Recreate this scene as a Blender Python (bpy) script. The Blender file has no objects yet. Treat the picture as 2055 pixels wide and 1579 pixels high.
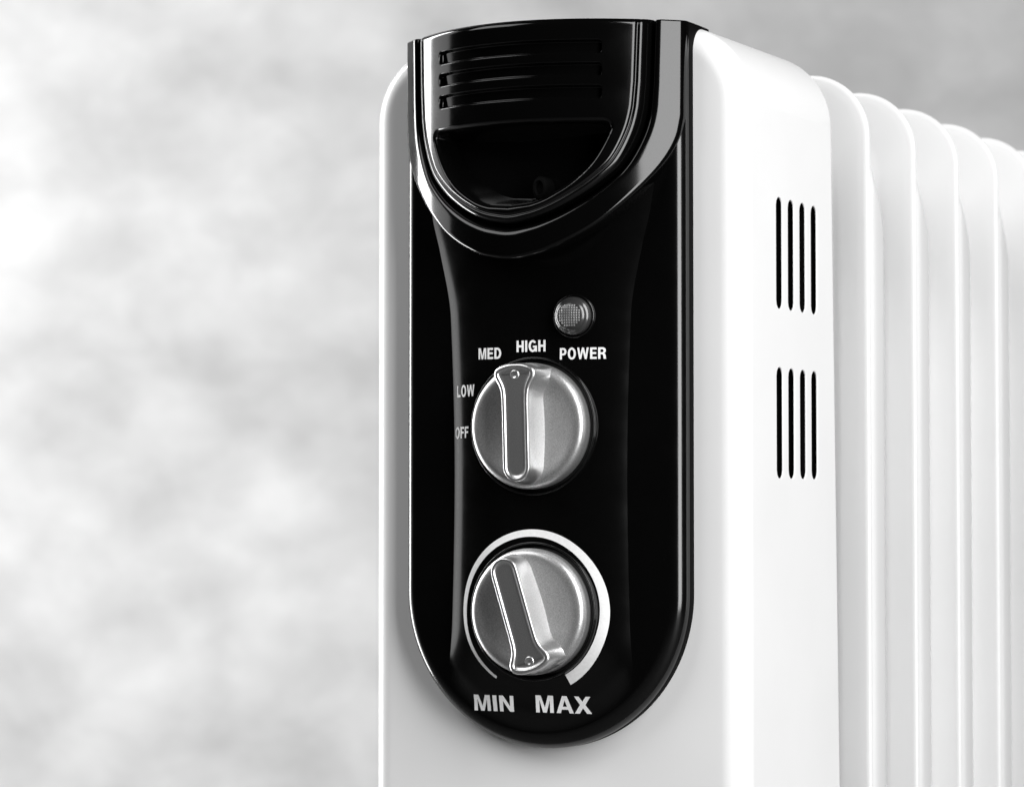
import bpy, bmesh, math, random
import numpy as np
from mathutils import Vector
from mathutils.geometry import tessellate_polygon, delaunay_2d_cdt

# ------------------------------------------------------------------ camera
scene = bpy.context.scene
COL = scene.collection
H0 = 440.0                      # lens height above the floor, mm; all z below are relative to it
MM = 0.001
FPX = 6000.0                    # focal length in photo pixels (photo 2055 wide)
YAW = math.atan(3023 / FPX)
TILT = math.atan(240 / FPX)

cd = bpy.data.cameras.new('camera')
cam = bpy.data.objects.new('camera', cd)
COL.objects.link(cam)
cd.sensor_width = 36.0
cd.lens = FPX / 2055 * 36.0
cd.clip_start = 0.05
cd.clip_end = 50.0
fx, fy = -math.sin(YAW), math.cos(YAW)
cam.location = ((-1130 * fx - 14.9 * fy) * MM, (-1130 * fy + 14.9 * fx) * MM, H0 * MM)
cam.rotation_euler = (math.radians(90) + TILT, 0, YAW)
cd.dof.use_dof = True
cd.dof.focus_distance = 1.10
cd.dof.aperture_fstop = 20.0
scene.camera = cam

# ------------------------------------------------------------------ world and lamps (studio)
world = bpy.data.worlds.new('World')
scene.world = world
world.use_nodes = True
bg = world.node_tree.nodes['Background']
bg.inputs[0].default_value = (1, 1, 1, 1)
bg.inputs[1].default_value = 0.0

vs = scene.view_settings
vs.view_transform = 'Standard'
vs.look = 'None'
vs.exposure = 0.0
vs.gamma = 1.0
vs.use_curve_mapping = False


def area(name, loc, target, sx, sy, power):
    d = bpy.data.lights.new(name, 'AREA')
    d.shape = 'RECTANGLE'
    d.size = sx
    d.size_y = sy
    d.energy = power
    o = bpy.data.objects.new(name, d)
    COL.objects.link(o)
    o.location = loc
    v = Vector(target) - Vector(loc)
    o.rotation_euler = v.to_track_quat('-Z', 'Y').to_euler()
    return o


area('softbox_lamp', (1.40, -0.74, 1.08), (0.0, 0.05, 0.48), 0.76, 2.1, 57)
area('strip_lamp', (-0.95, 0.130, 0.62), (0.0, 0.0, 0.5), 0.18, 1.3, 17)
area('left_fill_lamp', (-1.25, -0.11, 0.62), (0.0, 0.0, 0.5), 0.40, 1.4, 3.5)
area('overhead_lamp', (-1.05, -1.05, 1.80), (0.0, 0.0, 0.5), 1.2, 1.0, 17)
area('backdrop_lamp', (-1.75, 0.60, 0.75), (-1.70, 2.05, 0.45), 1.0, 1.4, 27)


# ------------------------------------------------------------------ materials
def mat(name, base, rough, metal=0.0, spec=0.5, coat=0.0, coat_rough=0.05):
    m = bpy.data.materials.new(name)
    m.use_nodes = True
    b = m.node_tree.nodes['Principled BSDF']
    b.inputs['Base Color'].default_value = (base, base, base, 1)
    b.inputs['Roughness'].default_value = rough
    b.inputs['Metallic'].default_value = metal
    b.inputs['Specular IOR Level'].default_value = spec
    b.inputs['Coat Weight'].default_value = coat
    b.inputs['Coat Roughness'].default_value = coat_rough
    return m


def nodes(m):
    nt = m.node_tree
    return nt, nt.nodes, nt.links, nt.nodes['Principled BSDF']


def add_noise(m, scale, detail, lo, hi, key='Base Color', bump=0.0, dist=0.001, rough_amp=None):
    nt, N, L, b = nodes(m)
    tc = N.new('ShaderNodeTexCoord')
    nz = N.new('ShaderNodeTexNoise')
    nz.inputs['Scale'].default_value = scale
    nz.inputs['Detail'].default_value = detail
    L.new(tc.outputs['Object'], nz.inputs['Vector'])
    mr = N.new('ShaderNodeMapRange')
    mr.inputs[1].default_value = 0.3
    mr.inputs[2].default_value = 0.7
    mr.inputs[3].default_value = lo
    mr.inputs[4].default_value = hi
    L.new(nz.outputs['Fac'], mr.inputs[0])
    L.new(mr.outputs[0], b.inputs[key])
    if bump:
        bp = N.new('ShaderNodeBump')
        bp.inputs['Strength'].default_value = bump
        bp.inputs['Distance'].default_value = dist
        L.new(nz.outputs['Fac'], bp.inputs['Height'])
        L.new(bp.outputs[0], b.inputs['Normal'])
    return m


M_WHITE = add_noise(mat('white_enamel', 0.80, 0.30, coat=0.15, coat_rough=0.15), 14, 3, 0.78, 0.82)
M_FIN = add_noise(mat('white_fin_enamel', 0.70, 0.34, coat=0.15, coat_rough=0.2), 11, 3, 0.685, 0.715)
M_BLACK = mat('black_gloss_plastic', 0.002, 0.09, spec=0.5)
M_CAP = mat('black_hood_plastic', 0.0015, 0.10, spec=0.36)
M_DARK = mat('black_matte_plastic', 0.002, 0.6, spec=0.04)
M_PRINT = add_noise(mat('white_print', 0.88, 0.5), 900, 2, 0.82, 0.90)
M_SILVER = add_noise(mat('silver_paint', 0.42, 0.40, metal=0.85), 2600, 2, 0.42, 0.70, bump=0.15, dist=0.0002)
M_GRIP = add_noise(mat('silver_paint_grip', 0.42, 0.30, metal=0.92), 2600, 2, 0.56, 0.76, bump=0.10, dist=0.0002)
M_LENS = mat('grey_lens_plastic', 0.03, 0.22, coat=0.3, coat_rough=0.12)
M_FACET = mat('lens_facets', 0.16, 0.25)
add_noise(M_BLACK, 90, 2, 0.14, 0.18, key='Roughness')
add_noise(M_CAP, 90, 2, 0.09, 0.13, key='Roughness')


# ------------------------------------------------------------------ mesh helpers
def link(name, me, m, parent=None):
    o = bpy.data.objects.new(name, me)
    COL.objects.link(o)
    if m is not None:
        me.materials.append(m)
    if parent is not None:
        o.parent = parent
    return o


def mesh(name, V, Fc, m, parent=None, sharp=None, weld=0.0, zoff=H0, recalc=False):
    V = np.array(V, dtype=float).reshape(-1, 3).copy()
    V[:, 2] += zoff
    me = bpy.data.meshes.new(name)
    me.from_pydata((V * MM).tolist(), [], [list(map(int, f)) for f in Fc])
    if weld or recalc:
        bm = bmesh.new()
        bm.from_mesh(me)
        if weld:
            bmesh.ops.remove_doubles(bm, verts=bm.verts, dist=weld * MM)
        bmesh.ops.dissolve_degenerate(bm, edges=bm.edges, dist=1e-6)
        if recalc:
            bmesh.ops.recalc_face_normals(bm, faces=bm.faces)
        bm.to_mesh(me)
        bm.free()
    me.validate()
    me.polygons.foreach_set('use_smooth', [True] * len(me.polygons))
    if sharp:
        me.set_sharp_from_angle(angle=math.radians(sharp))
    me.update()
    return link(name, me, m, parent)


class Build:
    """collects patches into one vertex / face list"""
    def __init__(self):
        self.V, self.F, self.n = [], [], 0

    def grid(self, A, flip=False, closed=False):
        A = np.asarray(A, float)
        r, c = A.shape[:2]
        idx = np.arange(r * c).reshape(r, c) + self.n
        self.V.append(A.reshape(-1, 3))
        self.n += r * c
        if closed:
            idx = np.concatenate([idx, idx[:, :1]], 1)
        a, b, d, e = idx[:-1, :-1], idx[:-1, 1:], idx[1:, 1:], idx[1:, :-1]
        q = np.stack([a, b, d, e], -1).reshape(-1, 4)
        if flip:
            q = q[:, ::-1]
        self.F += q.tolist()

    def poly(self, P, flip=False):
        P = np.asarray(P, float)
        f = list(range(self.n, self.n + len(P)))
        self.V.append(P)
        self.n += len(P)
        self.F.append(f[::-1] if flip else f)

    def make(self, name, m, parent, **k):
        return mesh(name, np.concatenate(self.V), self.F, m, parent, **k)


def sstep(x, a, b):
    t = np.clip((x - a) / (b - a), 0, 1)
    return t * t * (3 - 2 * t)


def spline(xs, ys, flat0=False):
    """monotone smooth interpolation (pchip style) returned as a callable"""
    xs, ys = np.array(xs, float), np.array(ys, float)
    h = np.diff(xs)
    d = np.diff(ys) / h
    m = np.zeros_like(xs)
    m[0], m[-1] = (0.0 if flat0 else d[0]), d[-1]
    for i in range(1, len(xs) - 1):
        m[i] = 0 if d[i - 1] * d[i] <= 0 else 2 * d[i - 1] * d[i] / (d[i - 1] + d[i])

    def f(x):
        x = np.clip(np.asarray(x, float), xs[0], xs[-1])
        i = np.clip(np.searchsorted(xs, x) - 1, 0, len(xs) - 2)
        t = (x - xs[i]) / h[i]
        return ((2 * t**3 - 3 * t**2 + 1) * ys[i] + (t**3 - 2 * t**2 + t) * h[i] * m[i]
                + (-2 * t**3 + 3 * t**2) * ys[i + 1] + (t**3 - t**2) * h[i] * m[i + 1])
    return f


# ------------------------------------------------------------------ setting: backdrop and floor
def backdrop():
    # long painted cloth behind the heater, hanging on the far side of the view
    c, s = math.cos(YAW), math.sin(YAW)
    V, Fc = [], []
    nx, nz = 60, 24
    rnd = random.Random(3)
    for j in range(nz + 1):
        for i in range(nx + 1):
            u = -2.6 + 5.2 * i / nx
            z = 2.2 * j / nz
            w = 2.60 + 0.012 * math.sin(u * 5 + 0.6 * math.sin(z * 3)) + 0.006 * math.sin(u * 13 + z)
            V.append(((u * c - w * s) * 1000, (u * s + w * c) * 1000, z * 1000))
    for j in range(nz):
        for i in range(nx):
            a = j * (nx + 1) + i
            Fc.append((a, a + 1, a + nx + 2, a + nx + 1))
    m = bpy.data.materials.new('painted_backdrop_cloth')
    m.use_nodes = True
    nt, N, L, b = nodes(m)
    b.inputs['Roughness'].default_value = 0.9
    b.inputs['Specular IOR Level'].default_value = 0.1
    tc = N.new('ShaderNodeTexCoord')
    mp = N.new('ShaderNodeMapping')
    mp.inputs['Rotation'].default_value = (0, math.radians(35), 0)
    mp.inputs['Scale'].default_value = (1.0, 1.0, 1.35)
    L.new(tc.outputs['Object'], mp.inputs[0])
    n1 = N.new('ShaderNodeTexNoise')
    n1.inputs['Scale'].default_value = 3.4
    n1.inputs['Detail'].default_value = 5
    n1.inputs['Roughness'].default_value = 0.58
    n1.inputs['Distortion'].default_value = 0.25
    L.new(mp.outputs[0], n1.inputs['Vector'])
    n2 = N.new('ShaderNodeTexNoise')
    n2.inputs['Scale'].default_value = 9
    n2.inputs['Detail'].default_value = 4
    n2.inputs['Distortion'].default_value = 0.3
    L.new(mp.outputs[0], n2.inputs['Vector'])
    mx = N.new('ShaderNodeMix')
    mx.inputs[0].default_value = 0.45
    L.new(n1.outputs['Fac'], mx.inputs[2])
    L.new(n2.outputs['Fac'], mx.inputs[3])
    mr = N.new('ShaderNodeMapRange')
    mr.inputs[1].default_value = 0.34
    mr.inputs[2].default_value = 0.66
    mr.inputs[3].default_value = 0.54
    mr.inputs[4].default_value = 0.82
    L.new(mx.outputs[0], mr.inputs[0])
    L.new(mr.outputs[0], b.inputs['Base Color'])
    o = mesh('backdrop', V, Fc, m, zoff=0)
    o['kind'] = 'structure'
    fm = add_noise(mat('floor_paint', 0.06, 0.7), 6, 4, 0.05, 0.07)
    f = mesh('floor', [(-3000, -3000, 0), (3000, -3000, 0), (3000, 4000, 0), (-3000, 4000, 0)], [(0, 1, 2, 3)], fm, zoff=0)
    f['kind'] = 'structure'


backdrop()

# ------------------------------------------------------------------ the heater
root = bpy.data.objects.new('oil_radiator', None)
COL.objects.link(root)
root['label'] = 'white oil-filled radiator with glossy black control panel and two silver knobs'
root['category'] = 'radiator'

TOP = 181.0
FLOOR = -H0
HW = 78.3        # half width of the housing
HTOP = 182.3     # its top


def outline(hw, r, top, bot=-330.0, n=14, extra=None):
    """rounded top, square bottom; from bottom left up and round to bottom right (x, z)"""
    zs = np.linspace(bot, top - r, 10)[:-1]
    P = [(-hw, z) for z in zs]
    P += [(-hw + r - r * math.cos(a), top - r + r * math.sin(a)) for a in np.linspace(0, math.pi / 2, n)]
    P += [(x, top) for x in np.linspace(-hw + r, hw - r, 8)[1:-1]]
    P += [(hw - r + r * math.sin(a), top - r + r * math.cos(a)) for a in np.linspace(0, math.pi / 2, n)]
    P += [(hw, z) for z in zs[::-1]]
    return np.array(P)


def housing():
    B = Build()
    R, fr = 30.0, 9.0
    rings = []
    # centre of the front plate outwards, round the fillet
    for d in (60, 40, 25, 16, fr + 1.5):
        rings.append((d, 0.0))
    for a in np.linspace(0, math.pi / 2, 13):
        rings.append((fr - fr * math.sin(a), fr - fr * math.cos(a)))
    A = []
    for d, y in rings:
        o = outline(HW - d, max(R - d, 3.0), HTOP - d)
        A.append(np.column_stack([o[:, 0], np.full(len(o), y), o[:, 1]]))
    B.grid(A, flip=True)
    # plate centre below the panel
    o = A[0]
    n = len(o)
    c = np.array([(0, 0, z) for z in o[:, 2]])
    B.grid([c, o], flip=True)
    # shell going back: everything but the flat right hand side, which carries the vents
    ol = outline(HW, R, HTOP)
    zr = HTOP - R
    last = [i for i in range(len(ol)) if abs(ol[i, 0] - HW) < 1e-6 and ol[i, 1] <= zr + 1e-6][0]

    def yback(z):
        return 91.0 + 7.0 * (150 - z) / 260.0
    ys = np.linspace(0, 1, 7)
    A = []
    for t in ys:
        yb = np.array([fr + (yback(z) - fr) * t for z in ol[:, 1]])
        A.append(np.column_stack([ol[:, 0], yb, ol[:, 1]]))
    A = np.array(A)
    B.grid(A[:, :last + 1], flip=True)
    # rear lip turned inwards
    L2 = [A[-1]]
    for k in range(1, 6):
        a = k / 5 * math.pi / 2
        q = outline(HW - 2.2 * (1 - math.cos(a)), R - 2 * (1 - math.cos(a)), HTOP - 2.2 * (1 - math.cos(a)))
        L2.append(np.column_stack([q[:, 0], A[-1][:, 1] + 2.2 * math.sin(a), q[:, 1]]))
    q = outline(HW - 14, R - 14, HTOP - 14)
    L2.append(np.column_stack([q[:, 0], A[-1][:, 1] + 2.2, q[:, 1]]))
    B.grid(L2, flip=True)
    # right side sheet with eight vent slots
    outer = [(fr, -330.0), (yback(-330), -330.0), (yback(zr), zr), (fr, zr)]
    zs = list(A[0][last:, 2])[::-1]
    outer = [(fr, z) for z in zs[::-1]]            # top -> bottom along the front
    outer += [(yback(z), z) for z in zs]           # bottom -> top along the back
    holes = []
    wy = 6.4
    for z0, z1 in ((77.0, 119.3), (13.0, 55.0)):
        for k in range(4):
            yc = 36.2 + 12.1 * k
            y0, y1 = yc - wy / 2, yc + wy / 2
            r = wy / 2
            pts = [(yc - r * math.cos(a), z1 - r + r * math.sin(a)) for a in np.linspace(0, math.pi, 7)]
            pts += [(yc + r * math.cos(a), z0 + r - r * math.sin(a)) for a in np.linspace(0, math.pi, 7)]
            holes.append(pts)
    off = 0.35

    def grow(h, g):
        h = np.array(h)
        yc, zc = h[:, 0].mean(), h[:, 1].mean()
        sy = np.where(h[:, 0] > yc, 1, -1)
        rr = wy / 2
        zt, zb = h[:, 1].max() - rr, h[:, 1].min() + rr
        core = np.column_stack([np.full(len(h), yc), np.clip(h[:, 1], zb, zt)])
        d = h - core
        return core + d * (1 + g / rr)
    mouth = [grow(h, off) for h in holes]
    pts2, edges2 = [], []
    for lp in [outer] + [[tuple(p) for p in h] for h in mouth]:
        n0 = len(pts2)
        pts2 += [Vector((y, z)) for y, z in lp]
        edges2 += [(n0 + i, n0 + (i + 1) % len(lp)) for i in range(len(lp))]
    vo, eo, fo = delaunay_2d_cdt(pts2, edges2, [], 0, 1e-5)[:3]
    base = B.n
    B.V.append(np.array([(HW, p.x, p.y) for p in vo]))
    B.n += len(vo)
    caps = [(h[:, 0].mean(), h[:, 1].min() + wy / 2 + off, h[:, 1].max() - wy / 2 - off) for h in mouth]
    for t in fo:
        p = [vo[i] for i in t]
        cy, cz = sum(q.x for q in p) / len(p), sum(q.y for q in p) / len(p)
        if cy > yback(cz) or cy < fr or cz > zr:
            continue
        if any(math.hypot(cy - yc, cz - min(max(cz, zb), zt)) < wy / 2 + off * 0.98 for yc, zb, zt in caps):
            continue
        ar = (p[1].x - p[0].x) * (p[2].y - p[0].y) - (p[2].x - p[0].x) * (p[1].y - p[0].y)
        tt = list(t) if ar > 0 else list(t)[::-1]
        B.F.append([base + i for i in tt])
    for h in holes:
        prof = [(off, 0.0), (off * .5, .06), (off * .12, .2), (0, .32), (0, 0.55)]
        A2 = []
        for g, dep in prof:
            q = grow(h, g)
            A2.append(np.column_stack([np.full(len(q), HW - dep), q[:, 0], q[:, 1]]))
        B.grid(A2, closed=True, flip=True)
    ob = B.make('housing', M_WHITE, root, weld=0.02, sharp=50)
    wn = ob.modifiers.new('weighted', 'WEIGHTED_NORMAL')
    wn.keep_sharp = True
    wn.weight = 80
    # black sheet added behind the vents, standing in for the unlit interior
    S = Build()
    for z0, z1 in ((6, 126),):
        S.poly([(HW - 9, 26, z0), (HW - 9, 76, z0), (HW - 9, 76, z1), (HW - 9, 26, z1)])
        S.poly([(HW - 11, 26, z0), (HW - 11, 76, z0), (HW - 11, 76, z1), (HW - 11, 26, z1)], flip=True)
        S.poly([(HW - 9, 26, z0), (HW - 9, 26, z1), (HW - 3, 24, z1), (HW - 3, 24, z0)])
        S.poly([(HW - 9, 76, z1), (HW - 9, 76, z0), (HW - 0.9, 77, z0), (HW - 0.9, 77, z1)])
    S.make('vent_shade_sheet', M_DARK, ob)
    return ob


house = housing()


# fins -----------------------------------------------------------------
def fin_mesh(HF=78.0, R=27.0, ztop=180.5):
    B = Build()
    # section from the front of the sheet, over its edge, to the oil channel behind:
    # (inset from the side, y, extra drop of the top corner)
    prof = [(46, 4.0, 20), (40, 2.5, 16), (34, 1.8, 12), (27, 4.2, 9), (21, 5.2, 6), (16, 3.8, 4), (11, 1.6, 2), (6, 0.4, 0.6),
            (2.6, -0.3, 0), (1.0, -0.1, 0), (0.25, 0.5, 0), (0, 1.3, 0), (0.25, 2.1, 0), (0.9, 2.9, 0.3), (2.0, 3.8, 1.5), (2.8, 4.9, 5)]
    for k in range(15):
        t = k / 14
        a = t * math.pi
        prof.append((1.4 + 9.0 * (1 - math.sin(a)) ** 1.8, 16.0 - 11.0 * math.cos(a), 4 + 26 * t ** 1.2))
    prof += [(14, 27.8, 32), (22, 28.5, 34), (34, 27.5, 37), (46, 27.5, 40)]
    A = []
    for d, y, drop in prof:
        o = outline(HF - d, max(R - d * 0.55 + drop * 0.9, 6), ztop - d * 0.6 - drop, n=22)
        A.append(np.column_stack([o[:, 0], np.full(len(o), y), o[:, 1]]))
    B.grid(A, flip=True)
    for i, fl in ((0, True), (-1, False)):
        o = A[i]
        c = o.copy()
        c[:, 0] = 0
        B.grid([c, o], flip=fl)
    return B


fb = fin_mesh()
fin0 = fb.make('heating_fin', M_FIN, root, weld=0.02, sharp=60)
PITCH = 57.3
fin0.location.y = 136.0 * MM
for k in range(1, 7):
    c = fin0.copy()
    COL.objects.link(c)
    c.parent = root
    c.location.y = (136.0 + PITCH * k) * MM
# the foremost fin, mostly inside the rear of the housing
fin_in = fin_mesh(77.0, 32.0, 178.5).make('heating_fin', M_FIN, root, weld=0.02, sharp=60)
fin_in.location.y = (136.0 - PITCH) * MM

# oil tubes that join the fins
for z in (150.0, -290.0):
    B = Build()
    A = []
    for y in (60, 490):
        A.append([(16 * math.cos(a), y, z - 18 + 16 * math.sin(a)) for a in np.linspace(0, 2 * math.pi, 24, endpoint=False)])
    B.grid(A, closed=True)
    B.make('oil_tube', M_FIN, root)

# feet, out of the picture
for y in (40.0, 480.0):
    B = Build()
    for dz0, dz1, hw, hy in ((-400, -330, 60, 14), (-418, -400, 115, 18)):
        x0, x1, y0, y1 = -hw, hw, y - hy, y + hy
        P = np.array([[(x0, y0, dz0), (x1, y0, dz0), (x1, y1, dz0), (x0, y1, dz0)],
                      [(x0, y0, dz1), (x1, y0, dz1), (x1, y1, dz1), (x0, y1, dz1)]])
        B.grid(P, closed=True)
        B.poly(P[1]); B.poly(P[0], flip=True)
    ft = B.make('foot', M_DARK, root, sharp=30)
    for sx in (-1, 1):
        W = Build()
        A = []
        for x, r in ((-9, 14), (-9, 19), (-7, 21), (7, 21), (9, 19), (9, 14)):
            A.append([(sx * 95 + x, y + r * math.cos(a), -H0 + 21 + r * math.sin(a)) for a in np.linspace(0, 2 * math.pi, 28, endpoint=False)])
        W.grid(A, closed=True)
        W.poly(A[0]); W.poly(A[-1], flip=True)
        W.make('caster_wheel', M_DARK, ft, sharp=40)


# control panel --------------------------------------------------------
PW, PF = 58.5, 6.0               # half width, edge fillet
PCZ = -88.0 + PW                 # centre of the round lower end
RIM, CROWN = -10.0, 6.1
w_crease = spline([-90, -70, -41, 15, 74, 100, 112, 130, 182], [44, 40, 37, 36, 37.7, 42.5, 45.5, 48, 49])


def panel_y(X, Z):
    X, Z = np.asarray(X, float), np.asarray(Z, float)
    a = np.abs(X) / w_crease(Z)
    hb = 1 - 0.82 * sstep(-Z, 42.0, 76.0)
    rr = np.hypot(X, np.minimum(Z - PCZ, 0))
    g = sstep((PW - PF) - rr, 0, 9.0)
    g = np.where(Z > PCZ, 1, g)
    t = np.clip(-(Z - PCZ) / 12.0, 0, 1)
    g = (1 - t) + t * g
    return RIM - CROWN * np.clip(1 - a ** 4, 0, 1) * hb * g


def ucurve(r, zs, na=60):
    """left top, down, round the bottom and up (x, z)"""
    P = [(-r, z) for z in zs]
    P += [(-r * math.cos(a), PCZ - r * math.sin(a)) for a in np.linspace(0, math.pi, na)[1:-1]]
    P += [(r, z) for z in zs[::-1]]
    return np.array(P)


def control_panel():
    B = Build()
    zs = np.linspace(TOP + 0.4, PCZ, 150)
    rows = [(PW - PF, z) for z in zs]
    NA = 121
    for a in np.linspace(0, math.pi, NA)[1:NA // 2 + 1]:
        rows.append(((PW - PF) * math.cos(a), PCZ - (PW - PF) * math.sin(a)))
    n1, n2 = 40, 10
    A = []
    for hwid, z in rows:
        hwid = max(hwid, 1e-4)
        wc = min(float(w_crease(z)), hwid * 0.94)
        half = np.concatenate([wc * np.linspace(0, 1, n1 + 1), wc + (hwid - wc) * np.linspace(0, 1, n2 + 1)[1:]])
        x = np.concatenate([-half[:0:-1], half])
        A.append(np.column_stack([x, panel_y(x, np.full_like(x, z)), np.full_like(x, z)]))
    B.grid(A, flip=True)
    rings = []
    for a in np.linspace(0, math.pi / 2, 11):
        c = ucurve(PW - PF + PF * math.sin(a), zs, NA)
        rings.append(np.column_stack([c[:, 0], np.full(len(c), RIM + PF * (1 - math.cos(a))), c[:, 1]]))
    c = ucurve(PW, zs, NA)
    for y in (RIM + PF + 3, 4.0, 15.0):
        rings.append(np.column_stack([c[:, 0], np.full(len(c), y), c[:, 1]]))
    B.grid(rings, flip=True)
    o = B.make('control_panel', M_BLACK, root, weld=0.01, sharp=14)
    o.data.materials.append(M_DARK)          # the flat side wall is matt
    for p in o.data.polygons:
        if abs(p.normal.y) < 0.05 and p.center.y > (RIM + PF) * MM:
            p.material_index = 1
    return o


panel = control_panel()


# hood at the top of the panel ----------------------------------------
def cap_y(X):
    return -36.0 + 0.00823 * np.asarray(X, float) ** 2


c1_z = spline([0, 10, 18.3, 29, 38, 48.3, 53.8, 57.0, 58.2], [93.5, 94.9, 98, 103.8, 111.3, 122.8, 131, 138.8, 146], True)
g_z = spline([0, 8, 15.6, 28.6, 37.6, 40.3, 45, 47.4, 48.2], [105.5, 106.6, 109, 116.3, 124.2, 127.7, 138, 148, 158], True)


def half_curve(fz, xmax, xtop, n=90):
    """right half of a U: bottom centre, up to the top edge"""
    xs = xmax * np.sin(np.linspace(0, math.pi / 2, n))
    P = np.column_stack([xs, fz(xs)])
    z0 = P[-1, 1]
    zz = np.linspace(z0, TOP, 24)[1:]
    P = np.concatenate([P, np.column_stack([xmax + (xtop - xmax) * (zz - z0) / (TOP - z0), zz])])
    return P


def full_curve(P):
    L = P[::-1].copy()
    L[:, 0] *= -1
    return np.concatenate([L[:-1], P])


def resample(P, n):
    s = np.concatenate([[0], np.cumsum(np.hypot(*np.diff(P, axis=0).T))])
    t = np.linspace(0, s[-1], n)
    return np.column_stack([np.interp(t, s, P[:, 0]), np.interp(t, s, P[:, 1])])


def hood():
    n = 140
    O = full_curve(resample(half_curve(c1_z, 58.2, 58.4), n))
    G = full_curve(resample(half_curve(g_z, 48.2, 48.9), n))
    B = Build()
    A = []
    # (fraction outer 0 .. inner 1, y offset)  lip underside -> rounded lip -> face -> ridge -> groove wall
    prof = [(0.10, 13.0), (0.03, 7.0), (0.0, 2.6), (0.0, 1.5), (0.015, 0.75), (0.05, 0.25), (0.10, 0.0)]
    prof += [(f, 0.0) for f in np.linspace(0.16, 0.68, 8)]
    prof += [(0.73, 0.06), (0.78, 0.22), (0.83, 0.55), (0.88, 1.05), (0.92, 1.7), (0.95, 2.6), (0.965, 3.6), (0.97, 6.5)]
    for f, dy in prof:
        P = O * (1 - f) + G * f
        y = cap_y(P[:, 0]) + dy
        A.append(np.column_stack([P[:, 0], y, P[:, 1]]))
    A = np.array(A)
    # top rounding: pull the last rows back and down
    B.grid(A)
    # roof, running back over the housing
    m = len(prof)
    for col, fl in ((0, False), (-1, True)):
        e = A[2:, col]
        r1 = e.copy(); r1[:, 1] += 0.5; r1[:, 2] = TOP + 0.45
        r2 = e.copy(); r2[:, 1] += 1.4; r2[:, 2] = TOP + 0.65
        r3 = e.copy(); r3[:, 1] = 14.5; r3[:, 2] = TOP + 0.65
        B.grid([e, r1, r2, r3], flip=not fl)
    return B.make('hood', M_CAP, root, sharp=40)


hoodo = hood()


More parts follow.
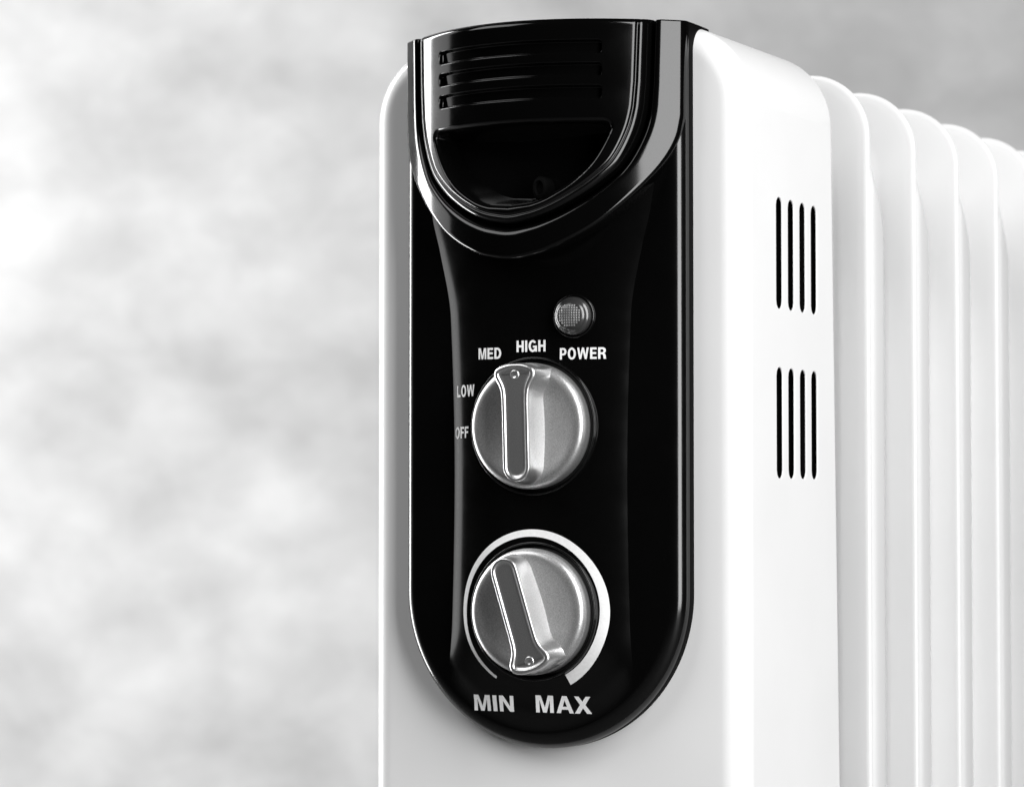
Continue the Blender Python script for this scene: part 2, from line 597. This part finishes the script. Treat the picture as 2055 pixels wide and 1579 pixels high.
def grip_plate():
    """front of the hood with three louvre slots and the finger pocket, as one relief"""
    P = resample(half_curve(g_z, 48.2, 48.9, 160), 420)
    # half-width as a function of z
    zc = np.maximum.accumulate(P[:, 1] + np.arange(len(P)) * 1e-7)
    inset = 1.1
    zb = 105.5 + inset
    nr, nc = 520, 380
    tt = np.linspace(0, 1, nr)
    zrow = TOP - (TOP - zb) * (0.35 * tt + 0.65 * np.sin(tt * math.pi / 2))
    U = np.linspace(-1, 1, nc)
    U = np.sign(U) * (0.55 * np.abs(U) + 0.45 * np.sin(np.abs(U) * math.pi / 2))
    Hwid = np.interp(zrow - inset * np.clip((140 - zrow) / 30, 0, 1), zc, P[:, 0]) - inset
    Hwid = np.maximum(Hwid, 0.02)
    Hwid[-1] = 0.02
    X = U[None, :] * Hwid[:, None]
    Z = np.repeat(zrow[:, None], nc, 1)
    # distance to the plate border (approximate, sampled)
    full = full_curve(P)
    X2, Z2 = X.ravel(), Z.ravel()
    D = np.full(X2.shape, 1e9)
    for k in range(0, len(full), 1):
        D = np.minimum(D, np.hypot(X2 - full[k, 0], Z2 - full[k, 1]))
    D = np.maximum(D.reshape(X.shape) - inset, 0)
    Y = cap_y(X) - 0.5
    # rolled border with a fine bead
    Y += 2.4 * (1 - np.sqrt(np.clip(1 - (1 - np.clip(D / 2.4, 0, 1)) ** 2, 0, 1)))
    Y += 0.55 * np.exp(-((D - 2.9) / 0.55) ** 2)
    # top edge rounding
    Y += 1.6 * (1 - np.sqrt(np.clip(1 - (1 - np.clip((TOP - Z) / 2.0, 0, 1)) ** 2, 0, 1)))
    # three slots
    for za, zt in ((168.6, 173.4), (160.3, 165.0), (151.9, 156.7)):
        r = 1.1
        qx = np.abs(X) - (33.6 - r)
        qz = np.abs(Z - (za + zt) / 2) - ((zt - za) / 2 - r)
        sd = np.hypot(np.maximum(qx, 0), np.maximum(qz, 0)) + np.minimum(np.maximum(qx, qz), 0) - r
        dep = sstep(-sd, -0.25, 0.65)
        slope = np.clip((Z - za) / (zt - za), 0, 1)
        Y += dep * (2.6 - 0.6 * slope)
    # finger pocket
    pz = np.array([112.0, 112.9, 117, 122, 128.5, 136, 141, 144.4, 144.4])
    px_ = np.array([0, 9.0, 18.5, 25.5, 31.3, 35.3, 37.2, 38.0, 38.0])
    PX = spline(pz[:-1], px_[:-1])
    PP = resample(np.column_stack([px_, pz]), 160)
    zq = 112 + 32.4 * np.linspace(0, 1, 900) ** 3
    right = resample(np.column_stack([PX(zq), zq]), 320)
    d = np.full(X2.shape, 1e9)
    for k in range(320):
        d = np.minimum(d, np.hypot(np.abs(X2) - right[k, 0], Z2 - right[k, 1]))
    d = d.reshape(X.shape)
    ins = (np.abs(X) < PX(Z)) & (Z > 112) & (Z < 144.4)
    dtop = 144.4 - Z
    # rounded upper corners
    sdp = np.where(ins, -np.minimum(d, dtop), np.where((Z >= 144.4) & (np.abs(X) < 38), -dtop, d))
    rc = 4.0
    qx = np.abs(X) - (PX(np.clip(Z, 112, 144.4)) - rc)
    qz = Z - (144.4 - rc)
    corner = (qx > 0) & (qz > 0)
    sdp = np.where(corner, np.hypot(np.maximum(qx, 0), np.maximum(qz, 0)) - rc, sdp)
    Y += sstep(-sdp, -0.5, 2.2) * 2.2 + sstep(-sdp, 0.8, 6.0) * 19.0
    B = Build()
    A = np.stack([X, Y, Z], -1)
    B.grid(A, flip=True)
    # roof of the plate
    e = A[0]
    r1 = e.copy(); r1[:, 1] += 0.8; r1[:, 2] += 0.55
    r2 = e.copy(); r2[:, 1] += 2.0; r2[:, 2] += 0.75
    r3 = e.copy(); r3[:, 1] = 14.5; r3[:, 2] += 0.75
    B.grid([e, r1, r2, r3])
    # border wall going down into the groove
    for s in (0, -1):
        e = A[:, s]
        w = e.copy(); w[:, 1] += 4.0
        B.grid([e, w], flip=(s == 0))
    o = B.make('grip_plate', M_CAP, hoodo, recalc=False, sharp=60)
    return o


plate = grip_plate()

# small screw boss inside the pocket
B = Build()
A = []
for y, r in ((-8, 3.0), (-23.0, 3.0), (-23.8, 2.6), (-24.0, 1.9), (-22.8, 1.5)):
    A.append([(6.5 + r * math.cos(a), y, 120.5 + 1.5 * r * math.sin(a)) for a in np.linspace(0, 2 * math.pi, 24, endpoint=False)])
B.grid(A, closed=True)
B.poly(A[-1], flip=True)
B.make('screw_boss', M_DARK, hoodo, sharp=40, recalc=True)


# knobs ----------------------------------------------------------------
def lathe(prof, n=96):
    return [[(r * math.cos(a), y, r * math.sin(a)) for a in np.linspace(0, 2 * math.pi, n, endpoint=False)] for y, r in prof]


def make_knob():
    B = Build()
    prof = [(2.0, 23.2), (-3.2, 23.5), (-4.3, 23.5), (-5.3, 23.25), (-6.1, 22.8), (-6.7, 22.1), (-7.0, 21.2), (-7.05, 20.0)]
    for r in (18, 16, 13, 10, 7, 4, 1.5):
        prof.append((-7.05 + 2.0 * (1 - (r / 20) ** 2), r))
    A = lathe(prof)
    B.grid(A, closed=True)
    B.poly(A[-1], flip=True)
    k = B.make('knob', M_SILVER, root, zoff=0, recalc=True, sharp=60)
    # grip bar: outline of its top (x, z), pointer end up
    right = [(0, 22.3), (2.0, 22.2), (4.0, 21.8), (5.8, 21.2), (7.0, 20.5), (7.6, 19.6), (7.7, 18.6), (7.3, 17.4), (6.5, 16.0), (5.8, 14.6), (5.35, 13.0), (5.15, 11.0), (5.1, 8), (5.1, 0), (5.1, -8), (5.1, -15.4)]
    right += [(5.1 * math.cos(a), -15.4 - 5.1 * math.sin(a)) for a in np.linspace(0, math.pi / 2, 12)[1:]]
    R_ = resample(np.array(right), 70)
    loop = np.concatenate([R_, np.column_stack([-R_[-2:0:-1, 0], R_[-2:0:-1, 1]])])
    nxt, prv = np.roll(loop, -1, 0), np.roll(loop, 1, 0)
    t = nxt - prv
    t /= np.hypot(t[:, 0], t[:, 1])[:, None]
    nrm = np.column_stack([-t[:, 1], t[:, 0]])
    if (nrm * (loop - loop.mean(0))).sum() < 0:
        nrm = -nrm
    G = Build()
    A = []
    flare = np.clip((loop[:, 1] - 10) / 8, 0, 1)[:, None] * np.clip(np.abs(loop[:, :1]) / 4, 0, 1)
    for off, y in ((2.2, -4.0), (1.7, -6.0), (0.42, -15.2), (0.22, -15.72), (0.0, -15.95), (-0.22, -16.0), (-0.75, -16.0), (-0.95, -15.93), (-1.1, -15.6), (-1.25, -15.42), (-2.4, -15.38)):
        q = loop + nrm * (off + (flare * 2.0 * max(off, 0) / 2.2))
        A.append(np.column_stack([q[:, 0], np.full(len(q), y), q[:, 1]]))
    # keep the pointer end inside the disc edge near the base
    for ring in A[:3]:
        rr = np.hypot(ring[:, 0], ring[:, 2])
        s = np.where(rr > 23.3, 23.3 / rr, 1)
        ring[:, 0] *= s
        ring[:, 2] *= s
    G.grid(A, closed=True)
    nh = len(R_)
    last = A[-1]
    rgt = last[:nh]
    lft = rgt.copy(); lft[:, 0] *= -1
    G.grid([rgt, (rgt + lft) / 2, lft])
    g = G.make('grip', M_GRIP, k, zoff=0, recalc=True, sharp=50)
    D = Build()
    A = [[(r * math.cos(a), -y, 18.6 + r * math.sin(a)) for a in np.linspace(0, 2 * math.pi, 20, endpoint=False)]
         for r, y in ((1.9, 15.33), (1.7, 15.6), (1.4, 15.68), (1.1, 15.6), (0.8, 15.42), (0.1, 15.40))]
    D.grid(A, closed=True)
    D.make('pointer_dot', M_GRIP, k, zoff=0, recalc=True)
    C = Build()
    A = lathe([(1.5, 25.9), (-1.3, 25.8), (-1.45, 25.6), (-1.45, 25.3), (-1.3, 25.1), (1.5, 25.0)])
    C.grid(A, closed=True)
    C.make('collar', M_BLACK, k, zoff=0, recalc=True)
    return k


k1 = make_knob()
k1['label'] = 'silver rotary knob pointing up at HIGH'
k1.location = (0.0004, -15.6 * MM, (H0 + 32.4) * MM)
k1.rotation_euler.y = math.radians(-1.5)
k2 = k1.copy()
COL.objects.link(k2)
k2['label'] = 'silver thermostat knob with pointer between MIN and MAX'
k2.parent = root
for ch in list(k1.children):
    c = ch.copy()
    COL.objects.link(c)
    c.parent = k2
k2.location = (0.0004, -15.6 * MM, (H0 - 36.5) * MM)
k2.rotation_euler.y = math.radians(180 - 17.5)


# indicator lamp --------------------------------------------------------
def lamp():
    x0, z0 = 17.2, 73.0
    y0 = float(panel_y(x0, z0))
    B = Build()
    A = lathe([(1.5, 8.3), (-0.7, 8.2), (-1.1, 7.9), (-1.1, 7.5), (-0.6, 7.3), (1.0, 7.3)], 64)
    B.grid(A, closed=True)
    b = B.make('indicator_lamp', M_BLACK, root, zoff=0, recalc=True)
    b['label'] = 'round grey power indicator lamp above the word POWER'
    b.location = (x0 * MM, y0 * MM, (H0 + z0) * MM)
    b.rotation_euler.z = math.radians(5)
    L = Build()
    prof = [(1.0, 7.2), (-1.8, 7.15), (-2.8, 6.9), (-3.2, 6.5), (-3.4, 6.1)]
    for a in np.linspace(0.18, 1.0, 10):
        prof.append((-3.3 - 2.6 * math.sin(a * math.pi / 2), 6.0 * math.cos(a * math.pi / 2) + 0.02))
    A = lathe(prof, 64)
    L.grid(A, closed=True)
    L.make('lens', M_LENS, b, zoff=0, recalc=True)
    # moulded grid of little pyramids in the middle of the lens
    V, Fc = [], []
    p = 0.92
    for i in range(-6, 7):
        for j in range(-6, 7):
            cx, cz = i * p, j * p
            if math.hypot(cx, cz) > 4.5:
                continue

            def dome(x, z):
                r = min(math.hypot(x, z) / 6.0, 1)
                return -3.3 - 2.6 * math.sqrt(1 - r * r)
            n = len(V)
            h = p * 0.46
            for sx, sz in ((-1, -1), (1, -1), (1, 1), (-1, 1)):
                V.append((cx + sx * h, dome(cx + sx * h, cz + sz * h) + 0.03, cz + sz * h))
            V.append((cx, dome(cx, cz) - 0.20, cz))
            for q in range(4):
                Fc.append((n + q, n + (q + 1) % 4, n + 4))
    g = mesh('lens_facets', V, Fc, M_FACET, b, zoff=0, sharp=5)
    g['kind'] = 'stuff'


lamp()

# printing ---------------------------------------------------------------
S, T = 0.235, 0.185   # stem, bar (cap height 1)


def arc(cx, cy, rx, ry, a0, a1, n=14):
    return [(cx + rx * math.cos(math.radians(a)), cy + ry * math.sin(math.radians(a))) for a in np.linspace(a0, a1, n)]


def glyph(c):
    if c == 'I':
        return S, [[(0, 0), (S, 0), (S, 1), (0, 1)]]
    if c == 'H':
        w = .80
        return w, [[(0, 0), (S, 0), (S, .41), (w - S, .41), (w - S, 0), (w, 0), (w, 1), (w - S, 1), (w - S, .60), (S, .60), (S, 1), (0, 1)]]
    if c == 'L':
        w = .66
        return w, [[(0, 0), (w, 0), (w, T), (S, T), (S, 1), (0, 1)]]
    if c == 'F':
        w = .66
        return w, [[(0, 0), (S, 0), (S, .41), (w - .06, .41), (w - .06, .59), (S, .59), (S, 1 - T), (w, 1 - T), (w, 1), (0, 1)]]
    if c == 'E':
        w = .70
        return w, [[(0, 0), (w, 0), (w, T), (S, T), (S, .42), (w - .05, .42), (w - .05, .60), (S, .60), (S, 1 - T), (w - .01, 1 - T), (w - .01, 1), (0, 1)]]
    if c == 'M':
        w = .98
        s = .20
        return w, [[(0, 0), (s, 0), (s, .74), (w / 2 - .10, 0), (w / 2 + .10, 0), (w - s, .74), (w - s, 0), (w, 0), (w, 1), (w - .29, 1), (w / 2, .30), (.29, 1), (0, 1)]]
    if c == 'N':
        w = .82
        s = .21
        return w, [[(0, 0), (s, 0), (s, .66), (w - s - .02, 0), (w, 0), (w, 1), (w - s, 1), (w - s, .34), (s + .02, 1), (0, 1)]]
    if c == 'A':
        w = .94
        return w, [[(0, 0), (.23, 0), (.30, .21), (w - .30, .21), (w - .23, 0), (w, 0), (w / 2 + .13, 1), (w / 2 - .13, 1)],
                   [(.355, .38), (w / 2, .76), (w - .355, .38)]]
    if c == 'X':
        w = .92
        return w, [[(0, 0), (.27, 0), (w / 2, .33), (w - .27, 0), (w, 0), (w / 2 + .145, .51), (w - .02, 1), (w - .27, 1), (w / 2, .70), (.27, 1), (.02, 1), (w / 2 - .145, .51)]]
    if c == 'W':
        w = 1.26
        return w, [[(.22, 0), (.43, 0), (w / 2, .68), (w - .43, 0), (w - .22, 0), (w, 1), (w - .22, 1), (w - .335, .36), (w / 2 + .105, 1), (w / 2 - .105, 1), (.335, .36), (.22, 1), (0, 1)]]
    if c == 'O':
        w = .92
        return w, [arc(w / 2, .5, w / 2, .525, 0, 345, 24), arc(w / 2, .5, w / 2 - .24, .525 - .185, 0, 345, 24)]
    if c == 'D':
        w = .82
        return w, [[(0, 0), (.36, 0)] + arc(.36, .5, w - .36, .5, -80, 80, 14) + [(.36, 1), (0, 1)],
                   [(S, T), (.34, T)] + arc(.34, .5, w - .34 - S, .5 - T, -80, 80, 14) + [(.34, 1 - T), (S, 1 - T)]]
    if c == 'P':
        w = .76
        return w, [[(0, 0), (S, 0), (S, .36), (.42, .36)] + arc(.42, .68, w - .42, .32, -75, 75, 12) + [(.42, 1), (0, 1)],
                   [(S, .53), (.40, .53)] + arc(.40, .68, w - .40 - S, .15, -70, 70, 10) + [(.40, .83), (S, .83)]]
    if c == 'R':
        w = .82
        return w, [[(0, 0), (S, 0), (S, .40), (.36, .40), (.48, .37), (.53, .28), (.55, .08), (.58, 0), (w, 0), (.785, .06), (.77, .26), (.73, .40), (.62, .47)]
                   + arc(.45, .725, .34, .275, -58, 75, 12) + [(.45, 1), (0, 1)],
                   [(S, .57), (.40, .57)] + arc(.42, .70, .14, .13, -75, 75, 10) + [(.40, .83), (S, .83)]]
    if c == 'G':
        w = .92
        cx = w / 2
        o = arc(cx, .5, w / 2, .525, 38, 312, 22) + [(w - .17, .13), (w - .15, 0), (w, 0), (w, .53), (.48, .53), (.48, .36), (w - .20, .36)]
        i = arc(cx, .5, w / 2 - .24, .525 - .185, 318, 40, 20)
        return w, [o + i]
    raise KeyError(c)


def word(txt, x0, x1, z0, z1, shear=0.0, gap=.15):
    polys = []
    cur = 0.0
    for c in txt:
        w, loops = glyph(c)
        polys.append([[(cur + x, z) for x, z in l] for l in loops])
        cur += w + (gap if c not in 'A' else gap * .3)
    cur -= gap
    bm = bmesh.new()
    sx, sz = (x1 - x0) / cur, z1 - z0
    for loops in polys:
        L = [[Vector((x0 + x * sx, z0 + z * sz + shear * (x * sx), 0)) for x, z in l] for l in loops]
        flat = [p for l in L for p in l]
        vs_ = [bm.verts.new((p.x, 0, p.y)) for p in flat]
        for t in tessellate_polygon(L):
            if len(set(t)) == 3:
                p = [flat[i] for i in t]
                ar = (p[1].x - p[0].x) * (p[2].y - p[0].y) - (p[2].x - p[0].x) * (p[1].y - p[0].y)
                if abs(ar) < 1e-9:
                    continue
                tt = t if ar > 0 else t[::-1]
                try:
                    bm.faces.new([vs_[i] for i in tt])
                except ValueError:
                    pass
    x = math.floor(min(x0, x1)) - 1.0
    while x < x1 + 1:
        bmesh.ops.bisect_plane(bm, geom=bm.verts[:] + bm.edges[:] + bm.faces[:], plane_co=(x, 0, 0), plane_no=(1, 0, 0), dist=1e-6)
        x += 1.0
    z = math.floor(z0) - 1.0
    while z < z1 + 1:
        bmesh.ops.bisect_plane(bm, geom=bm.verts[:] + bm.edges[:] + bm.faces[:], plane_co=(0, 0, z), plane_no=(0, 0, 1), dist=1e-6)
        z += 1.0
    for v in bm.verts:
        v.co.y = float(panel_y(v.co.x, v.co.z)) - 0.14
    for v in bm.verts:
        v.co = Vector((v.co.x * MM, v.co.y * MM, (v.co.z + H0) * MM))
    me = bpy.data.meshes.new('lettering')
    bm.to_mesh(me)
    bm.free()
    o = link('lettering', me, M_PRINT, panel)
    o['label'] = 'white printed word ' + txt
    return o


word('OFF', -35.4, -28.1, 28.2, 32.5, shear=0.04)
word('LOW', -34.2, -25.1, 43.9, 48.3, shear=0.03)
word('MED', -23.1, -13.1, 57.9, 62.1)
word('HIGH', -6.6, 5.5, 60.2, 64.5)
word('POWER', 11.4, 29.3, 57.0, 61.3)
word('MIN', -27.4, -10.2, -74.3, -68.3)
word('MAX', -0.9, 21.8, -74.2, -67.8)


def dial_arc():
    a0, a1 = math.radians(270 - 33.5), math.radians(-90 + 27.5)
    n = 150
    out, inn = [], []
    for k in range(n + 1):
        t = k / n
        a = a0 + (a1 - a0) * t
        wd = 0.9 + 3.3 * t ** 0.85
        out.append((30.5 * math.cos(a), -36.5 + 30.5 * math.sin(a)))
        inn.append(((30.5 - wd) * math.cos(a), -36.5 + (30.5 - wd) * math.sin(a)))
    out, inn = np.array(out), np.array(inn)
    A = []
    for f in np.linspace(0, 1, 5):
        P = out * (1 - f) + inn * f
        A.append(np.column_stack([P[:, 0], panel_y(P[:, 0], P[:, 1]) - 0.10, P[:, 1]]))
    B = Build()
    B.grid(A, flip=True)
    o = B.make('dial_scale', M_PRINT, panel)
    o['label'] = 'white tapering arc printed round the thermostat knob'


dial_arc()
